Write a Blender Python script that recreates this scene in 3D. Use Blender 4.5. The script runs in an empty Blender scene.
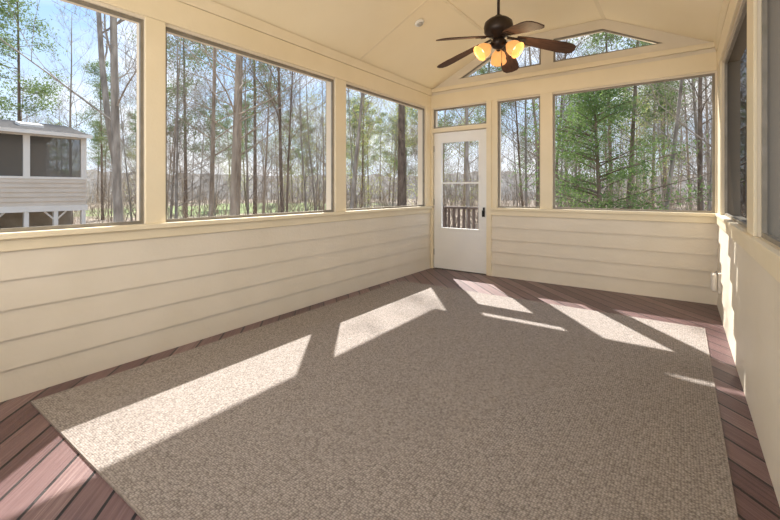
import bpy, math, random
from mathutils import Vector, Matrix, noise
scene = bpy.context.scene
COL = scene.collection
PI = math.pi
H0 = 1.18; FPX = 405.0
YAW = math.radians(35.7)
FV = Vector((-math.sin(YAW), math.cos(YAW), 0)); RV = Vector((math.cos(YAW), math.sin(YAW), 0))
def at(px, depth, z=0.0):
    v = (FV + RV*((px-390)/FPX))*depth
    return Vector((v.x, v.y, z))

# ------------------------------------------------------------------ mesh helper
class MB:
    def __init__(s): s.v=[]; s.f=[]; s.smooth=[]
    def add(s, vs, fs, sm=False):
        o=len(s.v); s.v += [tuple(p) for p in vs]
        s.f += [tuple(i+o for i in f) for f in fs]; s.smooth += [sm]*len(fs)
        return s
    def box(s, x0,x1,y0,y1,z0,z1):
        v=[(x0,y0,z0),(x1,y0,z0),(x1,y1,z0),(x0,y1,z0),(x0,y0,z1),(x1,y0,z1),(x1,y1,z1),(x0,y1,z1)]
        return s.add(v,[(0,3,2,1),(4,5,6,7),(0,1,5,4),(1,2,6,5),(2,3,7,6),(3,0,4,7)])
    def prism(s, poly, a0, a1, axis='y'):
        n=len(poly)
        if axis=='y': v=[(u,a0,z) for u,z in poly]+[(u,a1,z) for u,z in poly]
        elif axis=='x': v=[(a0,u,z) for u,z in poly]+[(a1,u,z) for u,z in poly]
        else: v=[(u,w,a0) for u,w in poly]+[(u,w,a1) for u,w in poly]
        f=[tuple(range(n)), tuple(range(2*n-1,n-1,-1))]+[(i,i+n,(i+1)%n+n,(i+1)%n) for i in range(n)]
        return s.add(v,f)
    def tube(s, pts, rad, n=6, cap=True, sm=True):
        vs=[]; fs=[]; N=len(pts)
        for i,p in enumerate(pts):
            p=Vector(p)
            a=Vector(pts[max(i-1,0)]); b=Vector(pts[min(i+1,N-1)])
            d=(b-a).normalized()
            up=Vector((0,0,1)) if abs(d.z)<.9 else Vector((1,0,0))
            x=d.cross(up).normalized(); y=d.cross(x)
            r=rad[i] if hasattr(rad,'__len__') else rad
            for k in range(n):
                t=2*PI*k/n; vs.append(p+x*(math.cos(t)*r)+y*(math.sin(t)*r))
        for i in range(N-1):
            for k in range(n):
                fs.append((i*n+k,i*n+(k+1)%n,(i+1)*n+(k+1)%n,(i+1)*n+k))
        if cap: fs.append(tuple(range(n-1,-1,-1))); fs.append(tuple((N-1)*n+k for k in range(n)))
        return s.add(vs,fs,sm)
    def lathe(s, prof, M=None, n=28, sm=True):
        vs=[]; fs=[]
        for r,z in prof:
            for k in range(n):
                t=2*PI*k/n; p=Vector((r*math.cos(t),r*math.sin(t),z))
                vs.append(M@p if M else p)
        for i in range(len(prof)-1):
            for k in range(n):
                fs.append((i*n+k,i*n+(k+1)%n,(i+1)*n+(k+1)%n,(i+1)*n+k))
        if prof[0][0]>1e-4 : fs.append(tuple(range(n-1,-1,-1)))
        if prof[-1][0]>1e-4: fs.append(tuple((len(prof)-1)*n+k for k in range(n)))
        return s.add(vs,fs,sm)
    def build(s, name, m, parent=None, bevel=0):
        me=bpy.data.meshes.new(name); me.from_pydata(s.v,[],s.f)
        me.polygons.foreach_set('use_smooth', s.smooth); me.materials.append(m); me.update()
        o=bpy.data.objects.new(name,me); COL.objects.link(o)
        if parent: o.parent=parent
        if bevel:
            b=o.modifiers.new('bevel','BEVEL'); b.width=bevel; b.segments=3; b.limit_method='ANGLE'; b.angle_limit=math.radians(50)
        return o
def tag(o,label=None,cat=None,group=None,kind=None):
    if label: o['label']=label
    if cat: o['category']=cat
    if group: o['group']=group
    if kind: o['kind']=kind
    return o
def empty(name,loc=(0,0,0),rz=0):
    o=bpy.data.objects.new(name,None); o.location=loc; o.rotation_euler=(0,0,rz); o.empty_display_size=.1
    COL.objects.link(o); return o

# ------------------------------------------------------------------ materials
def nmat(name):
    m=bpy.data.materials.new(name); m.use_nodes=True
    nt=m.node_tree; nt.nodes.clear()
    out=nt.nodes.new('ShaderNodeOutputMaterial')
    return m,nt,out
def N(nt,t,**k):
    n=nt.nodes.new(t)
    for a,b in k.items(): setattr(n,a,b)
    return n
def math_(nt,op,a,b=None):
    n=nt.nodes.new('ShaderNodeMath'); n.operation=op
    for i,x in enumerate((a,b)):
        if x is None: continue
        if isinstance(x,(int,float)): n.inputs[i].default_value=x
        else: nt.links.new(x,n.inputs[i])
    return n.outputs[0]
def ramp(nt,fac,stops):
    r=nt.nodes.new('ShaderNodeValToRGB')
    el=r.color_ramp.elements
    while len(el)<len(stops): el.new(.5)
    for e,(p,c) in zip(el,stops): e.position=p; e.color=(*c,1)
    nt.links.new(fac,r.inputs[0]); return r.outputs[0]
def noisy(name,c1,c2,scale=5,rough=.6,bump=0,bscale=None,metal=0,stretch=None,detail=4,trans=0,spec=.5):
    m,nt,out=nmat(name)
    tc=N(nt,'ShaderNodeTexCoord'); mp=N(nt,'ShaderNodeMapping')
    if stretch: mp.inputs['Scale'].default_value=stretch
    nt.links.new(tc.outputs['Object'],mp.inputs[0])
    nz=N(nt,'ShaderNodeTexNoise'); nz.inputs['Scale'].default_value=scale; nz.inputs['Detail'].default_value=detail
    nt.links.new(mp.outputs[0],nz.inputs[0])
    col=ramp(nt,nz.outputs[0],[(.3,c1),(.7,c2)])
    b=N(nt,'ShaderNodeBsdfPrincipled'); b.inputs['Roughness'].default_value=rough; b.inputs['Metallic'].default_value=metal
    b.inputs['Specular IOR Level'].default_value=spec
    nt.links.new(col,b.inputs['Base Color'])
    if bump:
        n2=N(nt,'ShaderNodeTexNoise'); n2.inputs['Scale'].default_value=bscale or scale*6
        nt.links.new(mp.outputs[0],n2.inputs[0])
        bp=N(nt,'ShaderNodeBump'); bp.inputs['Strength'].default_value=bump; bp.inputs['Distance'].default_value=.01
        nt.links.new(n2.outputs[0],bp.inputs['Height']); nt.links.new(bp.outputs[0],b.inputs['Normal'])
    if trans:
        t=N(nt,'ShaderNodeBsdfTranslucent'); nt.links.new(col,t.inputs[0])
        mx=N(nt,'ShaderNodeMixShader'); mx.inputs[0].default_value=trans
        nt.links.new(b.outputs[0],mx.inputs[1]); nt.links.new(t.outputs[0],mx.inputs[2]); nt.links.new(mx.outputs[0],out.inputs[0])
    else: nt.links.new(b.outputs[0],out.inputs[0])
    return m
M={}
M['paint']=noisy('cream_paint',(.71,.635,.51),(.76,.685,.565),2.5,.5,.12,40)
M['trim']=noisy('cream_trim_paint',(.78,.675,.475),(.83,.725,.53),3,.45,.1,50)
M['ceil']=noisy('ceiling_paint',(.86,.745,.52),(.90,.795,.58),1.2,.45,.1,60)
M['door']=noisy('white_door_paint',(.83,.82,.79),(.87,.86,.83),3,.4)
M['bronze']=noisy('dark_bronze',(.025,.016,.012),(.05,.032,.022),14,.4,metal=.5)
M['blade']=noisy('dark_walnut_blade',(.040,.019,.012),(.085,.042,.025),8,.65,stretch=(1,6,1),spec=.25)
M['alu']=noisy('grey_aluminium',(.20,.18,.14),(.28,.25,.21),10,.45,metal=.3)
M['black']=noisy('black_metal',(.015,.015,.015),(.03,.03,.03),10,.4,metal=.5)
M['plastic']=noisy('pale_plastic',(.74,.72,.68),(.80,.78,.74),8,.4)
M['capgrey']=noisy('light_grey_cap',(.42,.40,.36),(.50,.48,.44),8,.5)
M['beige']=noisy('beige_plastic',(.66,.61,.53),(.72,.67,.59),8,.4)
M['bark_grey']=noisy('grey_bark',(.18,.15,.12),(.46,.40,.335),9,.9,.6,30,stretch=(1,1,.25))
M['bark_tan']=noisy('tan_bark',(.25,.185,.13),(.52,.42,.32),7,.9,.6,30,stretch=(1,1,.25))
M['bark_dark']=noisy('dark_pine_bark',(.10,.07,.05),(.27,.20,.145),9,.9,.7,30,stretch=(1,1,.3))
M['needles']=noisy('pine_needles',(.11,.165,.055),(.24,.32,.12),1.5,.7,trans=.45)
M['cedar']=noisy('cedar_leaves',(.10,.17,.055),(.24,.34,.11),2,.7,trans=.45)
M['spring']=noisy('spring_leaves',(.38,.42,.12),(.58,.59,.22),2,.7,trans=.5)
M['brush']=noisy('brush_twigs',(.22,.165,.12),(.47,.385,.29),.6,.9)
M['nsiding']=noisy('neighbour_siding',(.67,.56,.44),(.74,.63,.51),2,.7)
M['nwhite']=noisy('neighbour_white_trim',(.82,.75,.66),(.87,.81,.73),2,.6)
M['shingle']=noisy('roof_shingle',(.10,.095,.09),(.17,.16,.15),14,1,.5,60,spec=0)
M['shade']=noisy('under_porch_shade',(.26,.22,.17),(.38,.33,.26),3,.9)  # brown tone stands in for the shade beneath the raised porch
M['deckwood']=noisy('weathered_deck_wood',(.085,.06,.05),(.17,.125,.105),6,.7,stretch=(1,6,1))

def screen_mat(name,T,col):
    m,nt,out=nmat(name)
    g=N(nt,'ShaderNodeNewGeometry')
    vm=N(nt,'ShaderNodeVectorMath',operation='DOT_PRODUCT')
    nt.links.new(g.outputs['Normal'],vm.inputs[0]); nt.links.new(g.outputs['Incoming'],vm.inputs[1])
    c=math_(nt,'ABSOLUTE',vm.outputs['Value']); c=math_(nt,'MAXIMUM',c,.03)
    e=math_(nt,'DIVIDE',1.0,c); t=math_(nt,'POWER',T,e)
    d=N(nt,'ShaderNodeBsdfDiffuse'); d.inputs[0].default_value=(*col,1)
    tr=N(nt,'ShaderNodeBsdfTransparent')
    mx=N(nt,'ShaderNodeMixShader'); nt.links.new(t,mx.inputs[0])
    nt.links.new(d.outputs[0],mx.inputs[1]); nt.links.new(tr.outputs[0],mx.inputs[2]); nt.links.new(mx.outputs[0],out.inputs[0])
    return m
M['screen']=screen_mat('insect_screen',.87,(.022,.016,.011))
M['nscreen']=screen_mat('neighbour_screen',.22,(.13,.12,.105))
def amber():
    m,nt,out=nmat('amber_glass_lit')
    e=N(nt,'ShaderNodeEmission'); e.inputs[0].default_value=(1,.44,.13,1); e.inputs[1].default_value=.9
    b=N(nt,'ShaderNodeBsdfPrincipled'); b.inputs['Base Color'].default_value=(.38,.19,.06,1); b.inputs['Roughness'].default_value=.3
    mx=N(nt,'ShaderNodeAddShader'); nt.links.new(e.outputs[0],mx.inputs[0]); nt.links.new(b.outputs[0],mx.inputs[1]); nt.links.new(mx.outputs[0],out.inputs[0])
    return m
M['amber']=amber()
def bulb():
    m,nt,out=nmat('bulb_glow'); e=N(nt,'ShaderNodeEmission'); e.inputs[0].default_value=(1,.74,.42,1); e.inputs[1].default_value=2.6
    nt.links.new(e.outputs[0],out.inputs[0]); return m
M['bulb']=bulb()
def deck_mat(W=.135):
    m,nt,out=nmat('painted_deck_boards')
    g=N(nt,'ShaderNodeTexCoord'); s=N(nt,'ShaderNodeSeparateXYZ'); nt.links.new(g.outputs['Object'],s.inputs[0])
    u=math_(nt,'MULTIPLY',math_(nt,'ADD',s.outputs[0],s.outputs[1]),.70711/W)
    v=math_(nt,'MULTIPLY',math_(nt,'SUBTRACT',s.outputs[1],s.outputs[0]),.70711)
    fl=math_(nt,'FLOOR',u); fr=math_(nt,'SUBTRACT',u,fl)
    edge=math_(nt,'ABSOLUTE',math_(nt,'SUBTRACT',fr,.5))
    gap=math_(nt,'GREATER_THAN',edge,.452)
    wn=N(nt,'ShaderNodeTexWhiteNoise',noise_dimensions='1D'); nt.links.new(fl,wn.inputs['W'])
    cv=N(nt,'ShaderNodeCombineXYZ'); nt.links.new(math_(nt,'MULTIPLY',u,6.0),cv.inputs[0]); nt.links.new(v,cv.inputs[1]); nt.links.new(fl,cv.inputs[2])
    nz=N(nt,'ShaderNodeTexNoise'); nz.inputs['Scale'].default_value=2.6; nz.inputs['Detail'].default_value=9; nz.inputs['Roughness'].default_value=.72; nt.links.new(cv.outputs[0],nz.inputs[0])
    f=math_(nt,'ADD',math_(nt,'MULTIPLY',wn.outputs[0],.34),math_(nt,'MULTIPLY',nz.outputs[0],.92))
    col=ramp(nt,f,[(.32,(.055,.027,.028)),(.54,(.130,.070,.070)),(.77,(.20,.122,.118)),(1.0,(.36,.26,.24))])
    mx=N(nt,'ShaderNodeMix',data_type='RGBA'); nt.links.new(gap,mx.inputs[0]); nt.links.new(col,mx.inputs[6]); mx.inputs[7].default_value=(.010,.006,.006,1)
    b=N(nt,'ShaderNodeBsdfPrincipled'); b.inputs['Roughness'].default_value=.38
    nt.links.new(mx.outputs[2],b.inputs['Base Color'])
    hh=math_(nt,'ADD',math_(nt,'MULTIPLY',gap,-1.0),math_(nt,'MULTIPLY',nz.outputs[0],.3))
    bp=N(nt,'ShaderNodeBump'); bp.inputs['Strength'].default_value=.5; bp.inputs['Distance'].default_value=.01; nt.links.new(hh,bp.inputs['Height']); nt.links.new(bp.outputs[0],b.inputs['Normal'])
    nt.links.new(b.outputs[0],out.inputs[0]); return m
M['deck']=deck_mat()
def rug_mat():
    m,nt,out=nmat('woven_rug')
    g=N(nt,'ShaderNodeTexCoord')
    mp=N(nt,'ShaderNodeMapping'); mp.inputs['Scale'].default_value=(92,106,1); nt.links.new(g.outputs['Object'],mp.inputs[0])
    vo=N(nt,'ShaderNodeTexVoronoi'); vo.inputs['Scale'].default_value=1; vo.inputs['Randomness'].default_value=.48; nt.links.new(mp.outputs[0],vo.inputs[0])
    s=N(nt,'ShaderNodeSeparateColor'); nt.links.new(vo.outputs['Color'],s.inputs[0])
    f=math_(nt,'ADD',math_(nt,'MULTIPLY',s.outputs[0],.19),.60)
    f=math_(nt,'SUBTRACT',f,math_(nt,'MULTIPLY',vo.outputs['Distance'],.76))
    col=ramp(nt,f,[(.05,(.13,.109,.096)),(.38,(.31,.271,.245)),(.80,(.515,.462,.425))])
    b=N(nt,'ShaderNodeBsdfPrincipled'); b.inputs['Roughness'].default_value=.95; nt.links.new(col,b.inputs['Base Color'])
    bp=N(nt,'ShaderNodeBump'); bp.invert=True; bp.inputs['Strength'].default_value=.55; bp.inputs['Distance'].default_value=.004
    nt.links.new(vo.outputs['Distance'],bp.inputs['Height']); nt.links.new(bp.outputs[0],b.inputs['Normal'])
    nt.links.new(b.outputs[0],out.inputs[0]); return m
M['rug']=rug_mat()
MEADOW=at(255,50)
def ground_mat():
    m,nt,out=nmat('leaf_litter_ground')
    g=N(nt,'ShaderNodeTexCoord')
    a=N(nt,'ShaderNodeTexNoise'); a.inputs['Scale'].default_value=.15; a.inputs['Detail'].default_value=4; nt.links.new(g.outputs['Object'],a.inputs[0])
    b_=N(nt,'ShaderNodeTexNoise'); b_.inputs['Scale'].default_value=2.2; b_.inputs['Detail'].default_value=8; nt.links.new(g.outputs['Object'],b_.inputs[0])
    litter=ramp(nt,b_.outputs[0],[(.3,(.18,.13,.095)),(.7,(.38,.30,.22))])
    grass=ramp(nt,b_.outputs[0],[(.3,(.14,.19,.055)),(.7,(.25,.30,.105))])
    ds=N(nt,'ShaderNodeVectorMath',operation='DISTANCE'); nt.links.new(g.outputs['Object'],ds.inputs[0]); ds.inputs[1].default_value=(MEADOW.x,MEADOW.y,0)
    dd=math_(nt,'ADD',math_(nt,'DIVIDE',ds.outputs['Value'],60.0),math_(nt,'MULTIPLY',a.outputs[0],.6))
    k=ramp(nt,dd,[(.52,(1,1,1)),(.63,(0,0,0))])
    mx=N(nt,'ShaderNodeMix',data_type='RGBA'); nt.links.new(k,mx.inputs[0]); nt.links.new(litter,mx.inputs[6]); nt.links.new(grass,mx.inputs[7])
    b=N(nt,'ShaderNodeBsdfPrincipled'); b.inputs['Roughness'].default_value=.95; nt.links.new(mx.outputs[2],b.inputs['Base Color'])
    nt.links.new(b.outputs[0],out.inputs[0]); return m
M['ground']=ground_mat()
M['hill']=noisy('wooded_hill',(.15,.14,.13),(.33,.305,.275),.9,.95,detail=12,stretch=(1,1,.3),spec=0)

# ------------------------------------------------------------------ dimensions
XL,XR,YB,YN=-3.09,.32,5.35,-.75
ZS,ZH,ZW=.94,2.39,2.68
XC=(XL+XR)/2; CR=.65; ZC=3.20
def ceil_z(x):
    a=abs(x-XC); half=(XR-XL)/2
    return ZC if a<=CR else ZC-(a-CR)*(ZC-ZW)/(half-CR)
def struct(o,label,cat): return tag(o,label,cat,kind='structure')

struct(MB().box(XL-.1,XR+.1,YN-.1,YB+.1,-.12,0).build('floor',M['deck']),'purple brown painted diagonal deck boards of the porch floor','floor')
def cells(mb,axis,c0,c1,u0,u1,z0,z1,ops):
    us=sorted({u0,u1}|{u for o in ops for u in o[:2]}); zs=sorted({z0,z1}|{z for o in ops for z in o[2:]})
    for a,b in zip(us,us[1:]):
        for c,d in zip(zs,zs[1:]):
            um=(a+b)/2; zm=(c+d)/2
            if any(o[0]<um<o[1] and o[2]<zm<o[3] for o in ops): continue
            if axis=='x': mb.box(c0,c1,a,b,c,d)
            else: mb.box(a,b,c0,c1,c,d)
def laps(mb,axis,face,sgn,u0,u1,n=5,rev=.168,pr=.017):
    for k in range(n):
        z0=k*rev; z1=(k+1)*rev
        poly=[(face,z0),(face+sgn*pr,z0),(face+sgn*pr,z0+.003),(face+sgn*.007,z1),(face,z1)]
        if axis=='x': mb.prism(poly,u0,u1,'y')
        else: mb.prism(poly,u0,u1,'x')
T=.13
leftops=[(-.48,1.318,ZS,ZH),(1.455,3.26,ZS,ZH),(3.43,5.20,ZS,ZH)]
mb=MB(); cells(mb,'x',XL-T,XL,YN,YB+T,-.1,ZW+.02,leftops); laps(mb,'x',XL,1,YN,YB,pr=.018)
struct(mb.build('wall_left',M['paint']),'cream lap-sided half wall with long screened openings on the left','wall')
rightops=[(-.55,.85,ZS,ZH),(1.13,2.80,ZS,ZH),(3.06,4.98,ZS,ZH)]
mb=MB(); cells(mb,'x',XR,XR+T,YN,YB+T,-.1,ZW+.02,rightops); laps(mb,'x',XR,-1,YN,YB,pr=.022)
struct(mb.build('wall_right',M['paint']),'cream lap-sided half wall with dark screens on the right','wall')
DX0,DX1=-3.035,-2.185
backops=[(DX0,DX1,0,2.04),(DX0,DX1,2.10,ZH),(-2.035,-1.465,ZS,ZH),(-1.315,XR-.035,ZS,ZH)]
mb=MB(); cells(mb,'y',YB,YB+T,XL,XR,-.1,ZW,backops); laps(mb,'y',YB,-1,DX1+.07,XR,pr=.023)
GB,GT=2.79,3.09
def otop(x):
    a=abs(x-XC)
    return GT if a<=.63 else GT-(a-.63)*(GT-GB)/.60
xs=sorted({XL,XR,XC-1.23,XC-.63,XC-CR,-1.46,-1.31,XC+.63,XC+CR,XC+1.23})
for a,b in zip(xs,xs[1:]):
    m_=(a+b)/2
    inside = abs(m_-XC)<1.23 and not(-1.46<m_<-1.31)
    if inside:
        mb.prism([(a,ZW),(b,ZW),(b,GB),(a,GB)],YB,YB+T); mb.prism([(a,otop(a)),(b,otop(b)),(b,ceil_z(b)+.03),(a,ceil_z(a)+.03)],YB,YB+T)
    else: mb.prism([(a,ZW),(b,ZW),(b,ceil_z(b)+.03),(a,ceil_z(a)+.03)],YB,YB+T)
struct(mb.build('wall_back',M['paint']),'cream gable end wall with door, screened openings and lap siding','wall')
mb=MB(); poly=[(XL,-.1),(XR,-.1),(XR,ZW),(XC+CR,ZC),(XC-CR,ZC),(XL,ZW)]
mb.prism(poly,YN-T,YN); struct(mb.build('wall_near',M['paint']),'cream end wall behind the viewer','wall')
OV=.62; sl=(ZC-ZW)/((XR-XL)/2-CR)
inner=[(XL-OV,ZW),(XL,ZW),(XC-CR,ZC),(XC+CR,ZC),(XR,ZW),(XR+OV,ZW)]
outer=[(XR+OV,ZW+.10),(XC+CR*.3,ZC+.45),(XC-CR*.3,ZC+.45),(XL-OV,ZW+.10)]
mb=MB(); mb.prism(inner+outer,YN-T,YB+.29)
struct(mb.build('ceiling',M['ceil']),'pale cream vaulted porch ceiling with flat centre panel','ceiling')
mb=MB()
for y in (3.635,1.2):
    for s_ in (-1,1):
        x0=XC+s_*CR; x1=XL if s_<0 else XR
        a=min(x0,x1); b=max(x0,x1)
        mb.prism([(a,ceil_z(a)-.004),(b,ceil_z(b)-.004),(b,ceil_z(b)+.01),(a,ceil_z(a)+.01)],y-.012,y+.012)
    mb.box(XC-CR,XC+CR,y-.012,y+.012,ZC-.004,ZC+.01)
for s_ in (-1,1):
    x=XC+s_*CR; mb.box(x-.02,x+.02,YN,YB,ZC-.010,ZC+.01)
struct(mb.build('trim_1',M['trim']),'narrow cream battens covering the ceiling seams','trim')
mb=MB()
mb.box(XL,XL+.055,YN,YB,.905,ZS); mb.box(XL,XL+.024,YN,YB,.835,.905)
struct(mb.build('trim_2',M['trim'],bevel=.004),'cream sill ledge along the left screens','trim')
mb=MB(); mb.box(XR-.035,XR,YN,YB,.912,ZS); mb.box(XR-.026,XR,YN,YB,.835,.912)
struct(mb.build('trim_3',M['trim'],bevel=.004),'cream sill ledge along the right screens','trim')
mb=MB(); mb.box(DX1+.07,XR-.035,YB-.055,YB,.905,ZS); mb.box(DX1+.07,XR-.026,YB-.030,YB,.835,.905)
struct(mb.build('trim_4',M['trim'],bevel=.004),'cream sill ledge on the back wall right of the door','trim')
def header(x0,x1,y0,y1,name,label):
    struct(MB().box(x0,x1,y0,y1,ZH+.02,ZH+.21).build(name,M['trim'],bevel=.004),label,'trim')
header(XL,XL+.022,YN,YB,'trim_5','flat cream header board above the left screens')
header(XR-.022,XR,YN,YB,'trim_6','flat cream header board above the right screens')
header(XL+.022,XR-.022,YB-.022,YB,'trim_7','flat cream header board across the back wall')
mb=MB()
mb.box(XL+.04,XR-.04,YB-.04,YB,ZW-.035,ZW+.02)
struct(mb.build('trim_8',M['trim'],bevel=.004),'cream ledge moulding below the gable windows','trim')
mb=MB()
mb.prism([(XL,ZH+.21),(XL+.026,ZH+.215),(XL+.048,ZW+.012),(XL,ZW+.012)],YN,YB)
struct(mb.build('trim_9',M['trim']),'cream moulding at the top of the left wall','trim')
mb=MB(); mb.prism([(XR,ZH+.21),(XR-.026,ZH+.215),(XR-.048,ZW+.012),(XR,ZW+.012)],YN,YB)
struct(mb.build('trim_10',M['trim']),'cream moulding at the top of the right wall','trim')
n=11
def casing(x0,x1,y0,y1,z0,z1,label):
    global n
    struct(MB().box(x0,x1,y0,y1,z0,z1).build('trim_%d'%n,M['trim'],bevel=.003),label,'trim'); n+=1
casing(XL,XL+.016,1.318,1.455,ZS,ZH+.02,'cream post casing between first and second left screens')
casing(XL,XL+.016,3.26,3.43,ZS,ZH+.02,'cream post casing between second and third left screens')
casing(XL,XL+.016,5.20,YB,ZS,ZH+.02,'cream corner casing at the far end of the left wall')
casing(DX1,DX1+.07,YB-.03,YB,0,ZH+.02,'cream casing right of the door')
casing(DX1+.07,-2.035,YB-.016,YB,ZS,ZH+.02,'cream post casing between door and narrow screen')
casing(-1.465,-1.315,YB-.02,YB,ZS,ZH+.02,'cream post casing between narrow and wide back screens')
casing(XL+.016,DX0,YB-.03,YB,0,ZH+.02,'cream casing left of the door')
casing(DX0,DX1,YB-.03,YB,2.04,2.10,'cream rail between door and transom')
casing(XR-.016,XR,2.80,3.06,ZS,ZH+.02,'cream post casing between the two right screens')
casing(XR-.016,XR,4.98,YB,ZS,ZH+.02,'cream corner casing at the far end of the right wall')
casing(XR-.016,XR,.85,1.13,ZS,ZH+.02,'cream post casing on the right wall beside the viewer')

wi=1
def window_x(face,sgn,u0,u1,z0,z1,label,pane):
    global wi
    w=struct(empty('window_%d'%wi,(face,(u0+u1)/2,z0)),label,'window'); wi+=1
    d=.035; fw=.022
    fm=MB(); a=-(u1-u0)/2; b=-a; h=z1-z0
    for (p,q,r,s_) in ((a,a+fw,0,h),(b-fw,b,0,h),(a+fw,b-fw,0,fw),(a+fw,b-fw,h-fw,h)):
        fm.box(min(-sgn*d,-sgn*(d-.02)),max(-sgn*d,-sgn*(d-.02)),p,q,r,s_)
    fm.build('window_frame',M['alu'],w)
    if pane: MB().add([(-sgn*d,a,0),(-sgn*d,b,0),(-sgn*d,b,h),(-sgn*d,a,h)],[(0,1,2,3)]).build('screen',M['screen'],w)
for (o,l) in zip(leftops,('screened opening nearest the viewer on the left wall','middle screened opening of the left wall','far screened opening of the left wall beside the door')):
    window_x(XL,1,*o,l,False)
for (o,l) in zip(rightops,('screened opening beside the viewer on the right wall','dark screened opening at the photo edge on the right wall','dark screened opening at the far end of the right wall')):
    window_x(XR,-1,*o,l,True)
def window_poly(poly,label):
    global wi
    cx=sum(p[0] for p in poly)/len(poly); z0=min(p[1] for p in poly)
    w=struct(empty('window_%d'%wi,(cx,YB,z0)),label,'window'); wi+=1
    d=.035; fw=.022; P=[Vector((p[0]-cx,p[1]-z0)) for p in poly]; k=len(P)
    Q=[]
    for i in range(k):
        a=P[i-1]; b=P[i]; c=P[(i+1)%k]
        e1=(b-a).normalized(); e2=(c-b).normalized()
        n1=Vector((-e1.y,e1.x)); n2=Vector((-e2.y,e2.x))
        m_=(n1+n2); m_=m_/max(m_.dot(n1),.2); Q.append(b+m_*fw)
    fm=MB()
    for i in range(k):
        j=(i+1)%k
        fm.prism([tuple(P[i]),tuple(P[j]),tuple(Q[j]),tuple(Q[i])],d-.02,d)
    fm.build('window_frame',M['alu'],w)
rect=lambda o:[(o[0],o[2]),(o[1],o[2]),(o[1],o[3]),(o[0],o[3])]
window_poly(rect(backops[1]),'small transom opening above the white door')
window_poly(rect(backops[2]),'narrow screened opening right of the door')
window_poly(rect(backops[3]),'wide screened opening on the back wall')
window_poly([(XC-1.23,GB),(-1.46,GB),(-1.46,GT),(XC-.63,GT)],'left angled gable window above the door')
window_poly([(-1.31,GB),(XC+1.23,GB),(XC+.63,GT),(-1.31,GT)],'right angled gable window above the wide screen')

# ------------------------------------------------------------------ door
dr=struct(empty('door_1',(DX0,YB,0)),'white porch door with tall glass pane and dark handle','door')
W=DX1-DX0; g0,g1,gz0,gz1=.13,W-.13,.62,1.88
mb=MB()
for o in ((.006,g0,.01,2.03),(g1,W-.006,.01,2.03),(g0,g1,.01,gz0),(g0,g1,gz1,2.03)):
    mb.box(o[0],o[1],.012,.052,o[2],o[3])
mb.box(g0-.02,g1+.02,.004,.012,gz0-.02,gz0);mb.box(g0-.02,g1+.02,.004,.012,gz1,gz1+.02)
mb.box(g0-.02,g0,.004,.012,gz0,gz1);mb.box(g1,g1+.02,.004,.012,gz0,gz1)
mb.build('door_slab',M['door'],dr)
mb=MB(); mb.box(g0,g1,.02,.044,1.27,1.295)
mb.build('glazing_bar',M['door'],dr)
hm=MB(); hm.box(-.013,.013,0,.010,-.065,.065); hm.tube([(0,0,.02),(0,-.045,.02)],.007,8); hm.tube([(0,-.045,.025),(0,-.048,-.045),(0,-.035,-.06)],.008,8)
hm.v=[(x+W-.05,y,z+.87) for x,y,z in hm.v]
ho=hm.build('door_handle',M['black'],dr); ho['label']='dark metal pull handle'
for z in (.25,1.0,1.8):
    MB().tube([(.004,.006,z-.045),(.004,.006,z+.045)],.006,8).build('hinge',M['alu'],dr)

# ------------------------------------------------------------------ rug
rx0,rx1,ry0,ry1=-2.92,.165,.66,4.34
rg=empty('area_rug',((rx0+rx1)/2,(ry0+ry1)/2,0)); tag(rg,'large grey beige woven loop rug on the deck floor','rug')
a,b=(rx1-rx0)/2,(ry1-ry0)/2; e=.006
MB().box(-a+e,a-e,-b+e,b-e,.0,.011).build('rug_field',M['rug'],rg)
mb=MB()
for o in ((-a,-a+e,-b,b),(a-e,a,-b,b),(-a+e,a-e,-b,-b+e),(-a+e,a-e,b-e,b)): mb.box(o[0],o[1],o[2],o[3],0,.011)
M['bind']=noisy('rug_binding',(.24,.205,.18),(.38,.33,.30),60,.9)
mb.build('rug_binding',M['bind'],rg)

# ------------------------------------------------------------------ ceiling fan
FX,FY=XC,3.665
fan=empty('ceiling_fan',(FX,FY,ZC)); tag(fan,'dark bronze ceiling fan with five blades and lit amber glass shades','ceiling fan')
z=lambda w:w-ZC
MB().lathe([(.0,0),(.075,0),(.072,-.03),(.045,-.075),(.02,-.09),(.0,-.09)]).build('canopy',M['bronze'],fan)
MB().lathe([(.0,z(3.12)),(.013,z(3.12)),(.013,z(2.80)),(0,z(2.80))],n=12).build('downrod',M['bronze'],fan)
MB().lathe([(.0,z(2.81)),(.03,z(2.81)),(.04,z(2.785)),(.09,z(2.775)),(.125,z(2.745)),(.135,z(2.70)),(.13,z(2.655)),(.10,z(2.625)),(.06,z(2.61)),(.05,z(2.585)),(.0,z(2.585))]).build('motor_housing',M['bronze'],fan)
MB().lathe([(.0,z(2.585)),(.05,z(2.585)),(.072,z(2.57)),(.072,z(2.54)),(.05,z(2.51)),(.02,z(2.495)),(.0,z(2.49))]).build('light_fitter',M['bronze'],fan)
bladeM=MB()
prof=[(.17,.045),(.24,.060),(.40,.078),(.57,.088),(.65,.082),(.69,.055),(.70,.0)]
top=[(x,y) for x,y in prof]+[(x,-y) for x,y in reversed(prof[:-1])]
nn=len(top); vs=[(x,y,.004) for x,y in top]+[(x,y,-.004) for x,y in top]
bladeM.add(vs,[tuple(range(nn)),tuple(range(2*nn-1,nn-1,-1))]+[(i,i+nn,(i+1)%nn+nn,(i+1)%nn) for i in range(nn)])
iron=MB(); iron.box(.08,.19,-.013,.013,-.008,.006); iron.box(.17,.25,-.04,.04,-.010,-.004); iron.tube([(.19,-.03,-.012),(.19,.03,-.012)],.006,6)
b0=None
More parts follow.
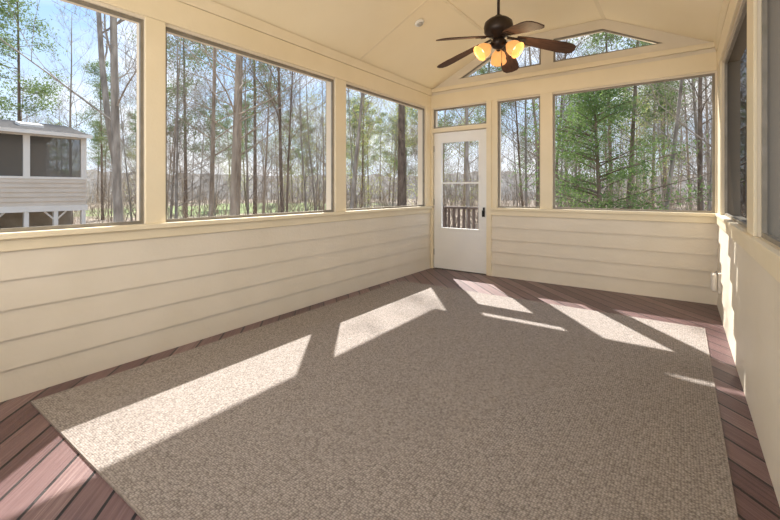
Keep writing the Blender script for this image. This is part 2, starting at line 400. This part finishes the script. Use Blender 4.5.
for i,ph in enumerate((63,137,209,281,353)):
    th=math.radians(ph+35.7)
    if b0 is None:
        o=bladeM.build('blade',M['blade'],fan); q=iron.build('blade_iron',M['bronze'],o); b0,q0=o,q
    else:
        o=b0.copy(); COL.objects.link(o); o.parent=fan; q=q0.copy(); COL.objects.link(q); q.parent=o
    o.matrix_local=Matrix.Translation((0,0,z(2.62)))@Matrix.Rotation(th,4,'Z')@Matrix.Rotation(math.radians(13),4,'Y')@Matrix.Rotation(math.radians(-11),4,'X')
for ph in (195,315,75):
    th=math.radians(ph+35.7)
    Mx=Matrix.Translation((0,0,z(2.535)))@Matrix.Rotation(th,4,'Z')@Matrix.Translation((.07,0,0))@Matrix.Rotation(math.radians(128),4,'Y')
    sh=MB().lathe([(.024,.03),(.036,.045),(.060,.075),(.070,.108),(.066,.135),(.077,.158),(.074,.158),(.063,.135),(.067,.108),(.057,.075),(.033,.048)],Mx,24)
    so=sh.build('lamp_shade',M['amber'],fan)
    MB().lathe([(.0,-.01),(.016,-.01),(.022,.035),(.0,.035)],Mx,16).build('socket_arm',M['bronze'],so)
    MB().lathe([(.0,.05),(.018,.06),(.024,.085),(.018,.11),(.0,.12)],Mx,16).build('bulb',M['bulb'],so)
    l=bpy.data.lights.new('fan_bulb_light','POINT'); l.energy=3.0; l.color=(1,.72,.42); l.shadow_soft_size=.05
    lo=bpy.data.objects.new('fan_bulb_light',l); COL.objects.link(lo); lo.location=Vector((FX,FY,ZC))+(Mx@Vector((0,0,.25)))
mb=MB(); mb.tube([(.03,0,z(2.50)),(.03,0,z(2.36))],.0022,5); mb.lathe([(0,0),(.007,.005),(.006,.03),(0,.035)],Matrix.Translation((.03,0,z(2.33))),10)
mb.build('pull_chain',M['bronze'],fan)

sx,sy=-2.36,3.84
cs=empty('smoke_detector',(sx,sy,ceil_z(sx))); cs.rotation_euler=(0,-math.atan(sl),0)
tag(cs,'small round pale disc fixture on the sloping ceiling left of the fan','ceiling fixture')
MB().lathe([(0,0),(.055,0),(.055,-.012),(.048,-.02),(.034,-.022),(0,-.022)]).build('base_plate',M['plastic'],cs)
MB().lathe([(0,-.02),(.032,-.022),(.028,-.034),(0,-.036)]).build('sensor_cap',M['capgrey'],cs)

ob=empty('electrical_outlet',(XR-.020,4.90,.31)); tag(ob,'beige weatherproof outlet box low on the right wall near the corner','electrical outlet')
MB().box(-.020,.010,-.07,.07,-.095,.095).build('outlet_box',M['beige'],ob,bevel=.008)
MB().box(-.070,-.020,-.062,.062,-.088,.088).build('outlet_cover',M['beige'],ob,bevel=.024)
MB().tube([(-.028,-.055,.090),(-.028,.055,.090)],.006,8).build('cover_hinge',M['alu'],ob)

# ------------------------------------------------------------------ outside: terrain
def gz(x,y):
    r=math.hypot(x+1,y-3)
    return -1.05-.6*noise.noise(Vector((x*.05,y*.05,0)))*min(1,r/15)
mb=MB(); G=60; S=3.2
vs=[]; fs=[]
for j in range(G+1):
    for i in range(G+1):
        x=-120+i*S; y=-50+j*S
        vs.append((x,y,gz(x,y)))
for j in range(G):
    for i in range(G):
        k=j*(G+1)+i; fs.append((k,k+1,k+G+2,k+G+1))
struct(mb.add(vs,fs,True).build('ground',M['ground']),'brown leaf litter and green grass ground of the woods','ground')
vs=[];fs=[];K=180
for i in range(K+1):
    a=math.radians(20+i*(180/K))
    for j,(r,hh) in enumerate(((95,-2.5),(110,3),(125,5.2),(150,6.5))):
        x=math.cos(a)*r; y=math.sin(a)*r
        hz=hh*(1+.5*noise.noise(Vector((i*.06,0,3)))) if j else hh
        vs.append((x,y,hz + (1.8*noise.noise(Vector((i*.9,j,1))) if j else 0)))
for i in range(K):
    for j in range(3):
        k=i*4+j; fs.append((k,k+4,k+5,k+1))
struct(MB().add(vs,fs,True).build('hill',M['hill']),'distant wooded ridge behind the trees','hill')

struct(MB().box(-3.6,-.9,YB+T+.01,6.75,-.14,-.02).build('outer_deck',M['deckwood']),'brown wooden landing outside the door','deck')
rl=empty('deck_railing',(-2.3,6.65,-.02)); tag(rl,'dark brown wooden deck railing seen through the door glass','railing')
MB().box(-1.3,1.4,-.045,.045,.86,.90).build('top_rail',M['deckwood'],rl)
MB().box(-1.3,1.4,-.02,.02,.08,.13).build('bottom_rail',M['deckwood'],rl)
for x in (-1.26,0.02,1.36): MB().box(x-.045,x+.045,-.045,.045,0,.86).build('post',M['deckwood'],rl)
for i in range(26):
    x=-1.15+i*.098
    if abs(x-.02)<.06: continue
    MB().box(x-.018,x+.018,-.017,.017,.13,.86).build('baluster',M['deckwood'],rl)

# ------------------------------------------------------------------ neighbour house
hx=-16.3; hy1=5.12; hy0=-3.2; gnd=-1.3
nh=empty('neighbouring_house',(hx,hy1,gnd)); tag(nh,'neighbouring raised house with screened porch and grey shingle roof','house')
L=lambda x,y,zz:(x-hx,y-hy1,zz-gnd)
def nb(mb,x0,x1,y0,y1,z0,z1):
    a=L(x0,y0,z0); b=L(x1,y1,z1); mb.box(a[0],b[0],a[1],b[1],a[2],b[2])
wins=[(3.66,4.97),(2.05,3.50),(.4,1.9),(-1.3,.25)]
mb=MB(); nb(mb,hx-.12,hx,hy0,hy1,.67,1.55)
for k in range(6):
    z0=.67+k*.147; mb.prism([(0,z0-gnd),(.032,z0-gnd),(.006,z0+.147-gnd),(0,z0+.147-gnd)],hy0-hy1,0)
nb(mb,hx-4,hx-.12,hy1-.12,hy1,.67,1.55); nb(mb,hx-4,hx-3.9,hy0,hy1,.67,2.95)
nb(mb,hx-4,hx-.12,hy0,hy1,.60,.67)
mb.build('wall',M['nsiding'],nh)
mb=MB(); nb(mb,hx-.14,hx+.03,hy0,hy1+.03,1.53,1.60); nb(mb,hx-.14,hx+.02,hy0,hy1,2.86,2.98)
ys=[hy1]+[v for w in wins for v in (w[1],w[0])]+[hy0]
for i in range(0,len(ys),2): nb(mb,hx-.12,hx+.02,ys[i+1],ys[i],1.60,2.86)
nb(mb,hx-.1,hx+.04,hy0,hy1+.03,.50,.68)
nb(mb,hx-4,hx-3.88,hy1-.12,hy1,1.6,2.95)
mb.build('porch_trim',M['nwhite'],nh)
for w in wins:
    a=L(hx-.04,w[0],1.6); b=L(hx-.04,w[1],2.86)
    MB().add([a,(a[0],b[1],a[2]),b,(a[0],a[1],b[2])],[(0,1,2,3)]).build('screen',M['nscreen'],nh)
RP=.58
mb=MB(); poly=[(hx+.25,2.93),(hx+.25,3.00),(hx-2.4,3.0+RP),(hx-5.2,3.0),(hx-5.2,2.93),(hx-2.4,2.88+RP)]
mb.prism([(x-hx,z_-gnd) for x,z_ in poly],hy0-.4-hy1,.08); mb.build('roof',M['shingle'],nh)
mb=MB(); nb(mb,hx+.25,hx+.28,hy0-.4,hy1+.09,2.90,3.01); mb.build('fascia',M['nwhite'],nh)
mb=MB(); t0,t1=.40,.62
x0=hx+.25-2.65*t0; x1=hx+.25-2.65*t1; z0=3.0+RP*t0; z1=3.0+RP*t1
mb.prism([(x0-hx,z0-gnd-.02),(x0-hx,z0-gnd+.08),(x1-hx,z1-gnd+.08),(x1-hx,z1-gnd-.02)],3.6-hy1,4.2-hy1)
mb.build('skylight',M['nwhite'],nh)
for y in (5.04,4.3,3.58,2.8,1.97,.3,-1.4,-3.1):
    mb=MB(); nb(mb,hx-.14,hx+.02,y-.055,y+.055,gnd,.50); mb.build('porch_post',M['nwhite'],nh)
for y,y2 in ((4.3,4.58),(4.3,4.02),(2.8,3.08),(2.8,2.52)):
    MB().tube([L(hx-.03,y,.20),L(hx-.03,y2,.5)],.026,4,sm=False).build('brace',M['nwhite'],nh)
mb=MB(); nb(mb,hx-1.6,hx-1.5,hy0,hy1,gnd,.6); mb.build('underside_shade',M['shade'],nh)  # backing sheet coloured as the shaded underside of the house

# ------------------------------------------------------------------ trees
def grow(mb,p,d,Ln,r,depth,rng,nch=5,trop=.12,tips=None,sides=3):
    ns=4 if depth>0 else 3; pts=[p.copy()]; q=p.copy(); dd=d.normalized()
    for i in range(ns):
        dd=(dd+Vector((rng.uniform(-.3,.3),rng.uniform(-.3,.3),rng.uniform(-.2,.2)+trop))).normalized()
        q=q+dd*(Ln/ns); pts.append(q.copy())
    rad=[r*(1-.8*i/ns) for i in range(ns+1)]
    mb.tube(pts,rad,sides+(1 if depth>1 else 0),cap=False)
    if tips is not None: tips += pts[1:]
    if depth<=0: return
    for c in range(nch):
        t=rng.uniform(.25,1); k=min(int(t*ns),ns-1); pp=pts[k].lerp(pts[k+1],t*ns-k)
        ax=Vector((rng.uniform(-1,1),rng.uniform(-1,1),rng.uniform(-.3,.9))).normalized()
        grow(mb,pp,(dd*.8+ax).normalized(),Ln*rng.uniform(.35,.65),max(r*(1-.8*t)*.6,.005),depth-1,rng,max(nch-1,2),trop,tips,3)
def trunk_pts(Ht,bend,rng,ns=9):
    pts=[];x=y=0;dx=rng.uniform(-1,1)*bend;dy=rng.uniform(-1,1)*bend
    for i in range(ns+1):
        pts.append(Vector((x,y,-.4+(Ht+.4)*i/ns)))
        dx+=rng.uniform(-.7,.7)*bend; dy+=rng.uniform(-.7,.7)*bend
        x+=dx*Ht/ns; y+=dy*Ht/ns
    return pts
def along(pts,f):
    n_=len(pts)-1; k=min(int(f*n_),n_-1); return pts[k].lerp(pts[k+1],f*n_-k)
def leaves(mb,c,cnt,spread,size,rng,flat=1.0):
    for _ in range(cnt):
        v=Vector((rng.gauss(0,1),rng.gauss(0,1),rng.gauss(0,1)*flat))*spread*.5+c
        a=Vector((rng.uniform(-1,1),rng.uniform(-1,1),rng.uniform(-1,1))).normalized()*size*rng.uniform(.6,1.3)
        b=Vector((rng.uniform(-1,1),rng.uniform(-1,1),rng.uniform(-1,1))).normalized()*size*.3
        mb.add([v-b,v+b,v+a],[(0,1,2)])
def bare_tree(name,Ht,r,nb_,seed,bark,f0=.25,bl=.3,elev=(.4,1.1),lf=0,lm=None,depth=2,fork=False,bend=.03,nch=6,bt=.34):
    rng=random.Random(seed); root=empty(name)
    pts=trunk_pts(Ht,bend,rng); n_=len(pts)-1
    mb=MB(); mb.tube(pts,[r*(1-.85*(i/n_)**1.1)*(1.25 if i==0 else 1) for i in range(n_+1)],8)
    if fork:
        p=along(pts,.22); f2=[p]; d=Vector((.28,.22,1)).normalized()
        for i in range(7): d=(d+Vector((rng.uniform(-.06,.04),rng.uniform(-.06,.04),.05))).normalized(); f2.append(f2[-1]+d*Ht*.1)
        mb.tube(f2,[r*.72*(1-.8*i/7) for i in range(8)],7)
    mb.build('trunk',bark,root)
    bm=MB(); tips=[]
    for i in range(nb_):
        f=f0+(1-f0)*(i+rng.random())/nb_; f=min(f,.99)
        src=pts if not(fork and i%3==0) else f2
        p=along(src,f); az=rng.uniform(0,2*PI); el=rng.uniform(*elev)
        d=Vector((math.cos(az)*math.cos(el),math.sin(az)*math.cos(el),math.sin(el)))
        grow(bm,p,d,Ht*bl*(1.15-f)*rng.uniform(.5,1.3)+.4,r*bt*(1.1-f),depth,rng,nch,.07,tips)
    bm.build('branches',bark,root)
    if lf:
        fm=MB()
        for t in rng.sample(tips,min(len(tips),lf)): leaves(fm,t,7,.5,.09,rng)
        fm.build('foliage',lm,root)
    return root
def pine_tree(name,Ht,r,seed,f0=.45,dens=40,mat_=None,spread=.15,lsize=.14,nb_=40):
    rng=random.Random(seed); root=empty(name)
    pts=trunk_pts(Ht,.012,rng); n_=len(pts)-1
    MB().tube(pts,[r*(1-.8*(i/n_))*(1.2 if i==0 else 1) for i in range(n_+1)],8).build('trunk',M['bark_dark'],root)
    bm=MB(); fm=MB()
    for i in range(nb_):
        f=f0+(1-f0)*(i+rng.random())/nb_; f=min(f,.995); p=along(pts,f); az=rng.uniform(0,2*PI)
        ln=Ht*spread*(1.25-f)*rng.uniform(.4,1.5)+.3; d=Vector((math.cos(az),math.sin(az),rng.uniform(.0,.4)))
        tips=[]; grow(bm,p,d,ln,r*.16,1,rng,3,.05,tips)
        for t in tips[2::2]: leaves(fm,t,dens,.62,lsize,rng,.5)
    bm.build('branches',M['bark_dark'],root); fm.build('foliage',mat_ or M['needles'],root)
    return root
def cedar_tree(name,Ht,R,seed,m,cnt=9000,size=.16,nbr=70,pw=1.0):
    rng=random.Random(seed); root=empty(name); pts=trunk_pts(Ht,.02,rng)
    MB().tube(pts,[.10*(1-.85*i/9) for i in range(10)],7).build('trunk',M['bark_dark'],root)
    fm=MB(); bm=MB()
    for i in range(nbr):
        f=.08+.9*(i+rng.random())/nbr; az=rng.uniform(0,2*PI); ln=R*(1.05-f)**pw*rng.uniform(.4,1.25)+.15; p=along(pts,f)
        q=p+Vector((math.cos(az)*ln,math.sin(az)*ln,ln*rng.uniform(.1,.45))); bm.tube([p,p.lerp(q,.5)+Vector((0,0,.05)),q],[.03,.02,.008],3,cap=False)
        for k in range(4):
            c=p.lerp(q,.35+.22*k)+Vector((rng.uniform(-.2,.2),rng.uniform(-.2,.2),rng.uniform(-.15,.15)))*ln*.5; leaves(fm,c,cnt//(4*nbr),.32+ln*.14,size,rng,.5)
    bm.build('branches',M['bark_dark'],root); fm.build('foliage',m,root)
    return root
def dup(root):
    r=root.copy(); COL.objects.link(r)
    for ch in list(root.children):
        c=ch.copy(); COL.objects.link(c); c.parent=r
    return r
used=set()
def put(proto,p,rz,sc,label,cat='tree',group=None,tilt=(0,0)):
    o=proto if proto.name not in used else dup(proto)
    used.add(proto.name)
    o.location=(p.x,p.y,gz(p.x,p.y)); o.rotation_euler=(tilt[0],tilt[1],rz); o.scale=(sc,)*3
    if 'group' in o.keys(): del o['group']
    tag(o,label,cat,group); return o
bares=[bare_tree('bare_tree',12,.085,28,1,M['bark_grey'],f0=.18),
       bare_tree('bare_tree',14,.095,26,2,M['bark_tan'],f0=.25),
       bare_tree('bare_tree',9,.045,26,3,M['bark_grey'],f0=.08,bl=.30,bend=.06),
       bare_tree('bare_tree',13,.07,24,4,M['bark_dark'],f0=.3),
       bare_tree('bare_tree',8,.045,24,5,M['bark_tan'],f0=.12,bl=.34,lf=420,lm=M['spring'],bend=.05),
       bare_tree('bare_tree',7,.04,24,6,M['bark_tan'],f0=.05,bl=.36,bend=.08)]
pines=[pine_tree('pine_tree',16,.14,11),pine_tree('pine_tree',14,.12,12,f0=.3)]
big=bare_tree('forked_tree',13,.105,30,21,M['bark_grey'],f0=.26,bl=.22,fork=True,bt=.28)
cedar=cedar_tree('cedar_tree',6.2,2.9,31,M['cedar'],16000,.10,76,.7)
placed=[]
def named(*a,**k):
    o=put(*a,**k); placed.append(Vector((o.location.x,o.location.y,0))); return o
named(big,at(120,9.0),2.6,1,'forked grey bare tree closest beside the neighbouring house')
named(cedar,at(602,13),0,.97,'wide green evergreen seen through the wide back screen')
column=bare_tree('tall_tree',13,.24,24,41,M['bark_dark'],f0=.5,bl=.18,bend=.01)
named(column,at(402,19),0,1,'thickest dark straight trunk behind the far left screen')
named(pines[1],at(20,21),1,1,'dense pine rising behind the neighbouring house roof')
named(pines[0],at(255,26),2,1,'pine with dark crown centred in the middle left screen')
thin=bare_tree('tall_tree',12,.09,22,43,M['bark_dark'],f0=.35,bl=.2,bend=.012)
named(thin,at(700,13),2,1,'straight dark trunk nearest the right edge of the back screen')
thick=bare_tree('leaning_tree',12,.08,24,23,M['bark_grey'],f0=.25)
named(thick,at(660,13.5),0,1,'slightly leaning bare tree in the wide back screen',tilt=(0,.06))
rng=random.Random(77)
sun=Vector((-.63,.78,0))
named(bare_tree('twig_shadow_tree',9.5,.07,26,51,M['bark_grey'],f0=.45,bl=.28,bt=.42),Vector((-5.2,11.4,0)),.3,1,'slim grey sapling added behind the door railing for its twig shadows')  # tree added in the sun's path so twigs break up the back sun patches
named(bare_tree('twig_shadow_tree',9.5,.07,26,52,M['bark_grey'],f0=.45,bl=.28,bt=.42),Vector((-8.6,9.7,0)),1.3,1,'slim grey sapling added beside the far left screen post for its twig shadows')  # second tree added in the sun's path to dapple the left sun band
def ok(p,h,gap=1.1,cm=7.0):
    rel=p-Vector((-.9,4.2,0)); al=rel.dot(sun); cr=abs(rel.x*.78+rel.y*.63)
    if cr<cm and al<h+2.5: return False
    if -22<p.x<-14 and -5<p.y<7.5: return False
    if p.x>-4.5 and p.x<4 and p.y<8: return False
    return all((p-q).length>gap for q in placed)
def crowd(cnt,d0,d1,px0,px1,pinef,cm=4.4,clump=True,kinds=(0,1,2,3,0,1,2,3,2,5,4,2)):
    k=0; tries=0
    while k<cnt and tries<cnt*60:
        tries+=1
        d=math.sqrt(rng.uniform(d0*d0,d1*d1)); px=rng.uniform(px0,px1); p=at(px,d)
        if px<100 and d<25: continue
        if 550<px<680 and d<19: continue
        if clump and noise.noise(Vector((p.x*.16,p.y*.16,7)))<rng.uniform(-.55,.15): continue
        if (p-MEADOW).length<13 and rng.random()<.6: continue
        tall=1.15 if px>440 else 1
        tilt=(rng.gauss(0,.03),rng.gauss(0,.03))
        if rng.random()<pinef:
            if not ok(p,18*tall,2.2,7.0): continue
            put(rng.choice(pines),p,rng.uniform(0,6.28),rng.uniform(.75,1.15)*tall,'tall pine with high green crown among the woods beyond the porch','tree','pines in the woods',tilt)
        else:
            if not ok(p,13*tall,.7,cm): continue
            i=rng.choice(kinds)
            if i==4: put(bares[4],p,rng.uniform(0,6.28),rng.uniform(.7,1.2),'young tree budding pale green among the woods beyond the porch','tree','budding young trees',tilt)
            else: put(bares[i],p,rng.uniform(0,6.28),rng.uniform(.6,1.2)*tall,'slender leafless tree among the woods beyond the porch','tree','leafless woodland trees',tilt)
        placed.append(p); k+=1
crowd(12,11,18,150,560,.0,4.4,False)
crowd(76,18,38,-60,840,.17)
crowd(125,38,88,-60,840,.24)
crowd(6,10,16,690,830,.0,4.4,False)
crowd(18,14,30,100,560,.0,3.5,False,(2,5,5,4,2))
crowd(12,19,34,540,720,.12,4.4,False)

mb=MB(); rng=random.Random(5)
for _ in range(14000):
    d=rng.uniform(14,92); p=at(rng.uniform(-80,860),d)
    if -22<p.x<-13 and -5<p.y<7.5: continue
    if (p-MEADOW).length<13: continue
    dn=noise.noise(Vector((p.x*.2,p.y*.2,2)))
    if dn<rng.uniform(-.4,.38): continue
    b=gz(p.x,p.y); hh=rng.uniform(.4,2.4)+max(0,dn)*4.5; w=rng.uniform(.008,.021)
    q=Vector((p.x+rng.uniform(-1.3,1.3),p.y+rng.uniform(-1.3,1.3),b+hh)); c=Vector(((p.x+q.x)/2+rng.uniform(-.4,.4),(p.y+q.y)/2+rng.uniform(-.4,.4),b+hh*.55))
    mb.tube([(p.x,p.y,b-.1),c,q],[w,w*.7,w*.3],3,cap=False)
    mb.tube([c,c+Vector((rng.uniform(-.8,.8),rng.uniform(-.8,.8),rng.uniform(.1,.8)))],[w*.6,w*.3],3,cap=False)
tag(mb.build('undergrowth',M['brush']),'tangled tan leafless undergrowth on the woodland floor','undergrowth',kind='stuff')

# ------------------------------------------------------------------ lights
s=bpy.data.lights.new('sun','SUN'); s.energy=10.5; s.angle=math.radians(.7); s.color=(1,.96,.90)
so=bpy.data.objects.new('sun',s); COL.objects.link(so)
so.rotation_euler=Vector((.65,-.8,-1)).to_track_quat('-Z','Y').to_euler()
def area(loc,dirv,sx,sy,e,c):
    l=bpy.data.lights.new('room_fill','AREA'); l.shape='RECTANGLE'; l.size=sx; l.size_y=sy; l.energy=e; l.color=c
    o=bpy.data.objects.new('room_fill',l); COL.objects.link(o); o.location=loc; o.rotation_euler=Vector(dirv).to_track_quat('-Z','Y').to_euler()
area((XC,YN+.1,1.8),(0,1,.26),3.0,1.5,80,(1,.965,.92))
w=bpy.data.worlds.new('sky'); scene.world=w; w.use_nodes=True; nt=w.node_tree; nt.nodes.clear()
out=nt.nodes.new('ShaderNodeOutputWorld'); bg=nt.nodes.new('ShaderNodeBackground')
tc=N(nt,'ShaderNodeTexCoord'); sp=N(nt,'ShaderNodeSeparateXYZ'); nt.links.new(tc.outputs['Generated'],sp.inputs[0])
sky=ramp(nt,sp.outputs[2],[(.0,(.82,.89,.96)),(.10,(.66,.79,.95)),(.35,(.36,.58,.89)),(1,(.18,.38,.74))])
mp=N(nt,'ShaderNodeMapping'); mp.inputs['Scale'].default_value=(2,2,5); nt.links.new(tc.outputs['Generated'],mp.inputs[0])
cn=N(nt,'ShaderNodeTexNoise'); cn.inputs['Scale'].default_value=1.6; cn.inputs['Detail'].default_value=7; nt.links.new(mp.outputs[0],cn.inputs[0])
cf=ramp(nt,cn.outputs[0],[(.44,(0,0,0)),(.67,(1,1,1))])
mx=N(nt,'ShaderNodeMix',data_type='RGBA'); nt.links.new(cf,mx.inputs[0]); nt.links.new(sky,mx.inputs[6]); mx.inputs[7].default_value=(.95,.95,.96,1)
nt.links.new(mx.outputs[2],bg.inputs[0]); bg.inputs[1].default_value=1.4; nt.links.new(bg.outputs[0],out.inputs[0])

# ------------------------------------------------------------------ camera
cam=bpy.data.cameras.new('camera'); cam.sensor_width=36; cam.lens=FPX/780*36; cam.shift_y=-70/780; cam.clip_start=.05; cam.clip_end=500
co=bpy.data.objects.new('camera',cam); COL.objects.link(co); co.location=(0,0,H0); co.rotation_euler=(PI/2,0,YAW)
scene.camera=co
scene.view_settings.view_transform='Standard'
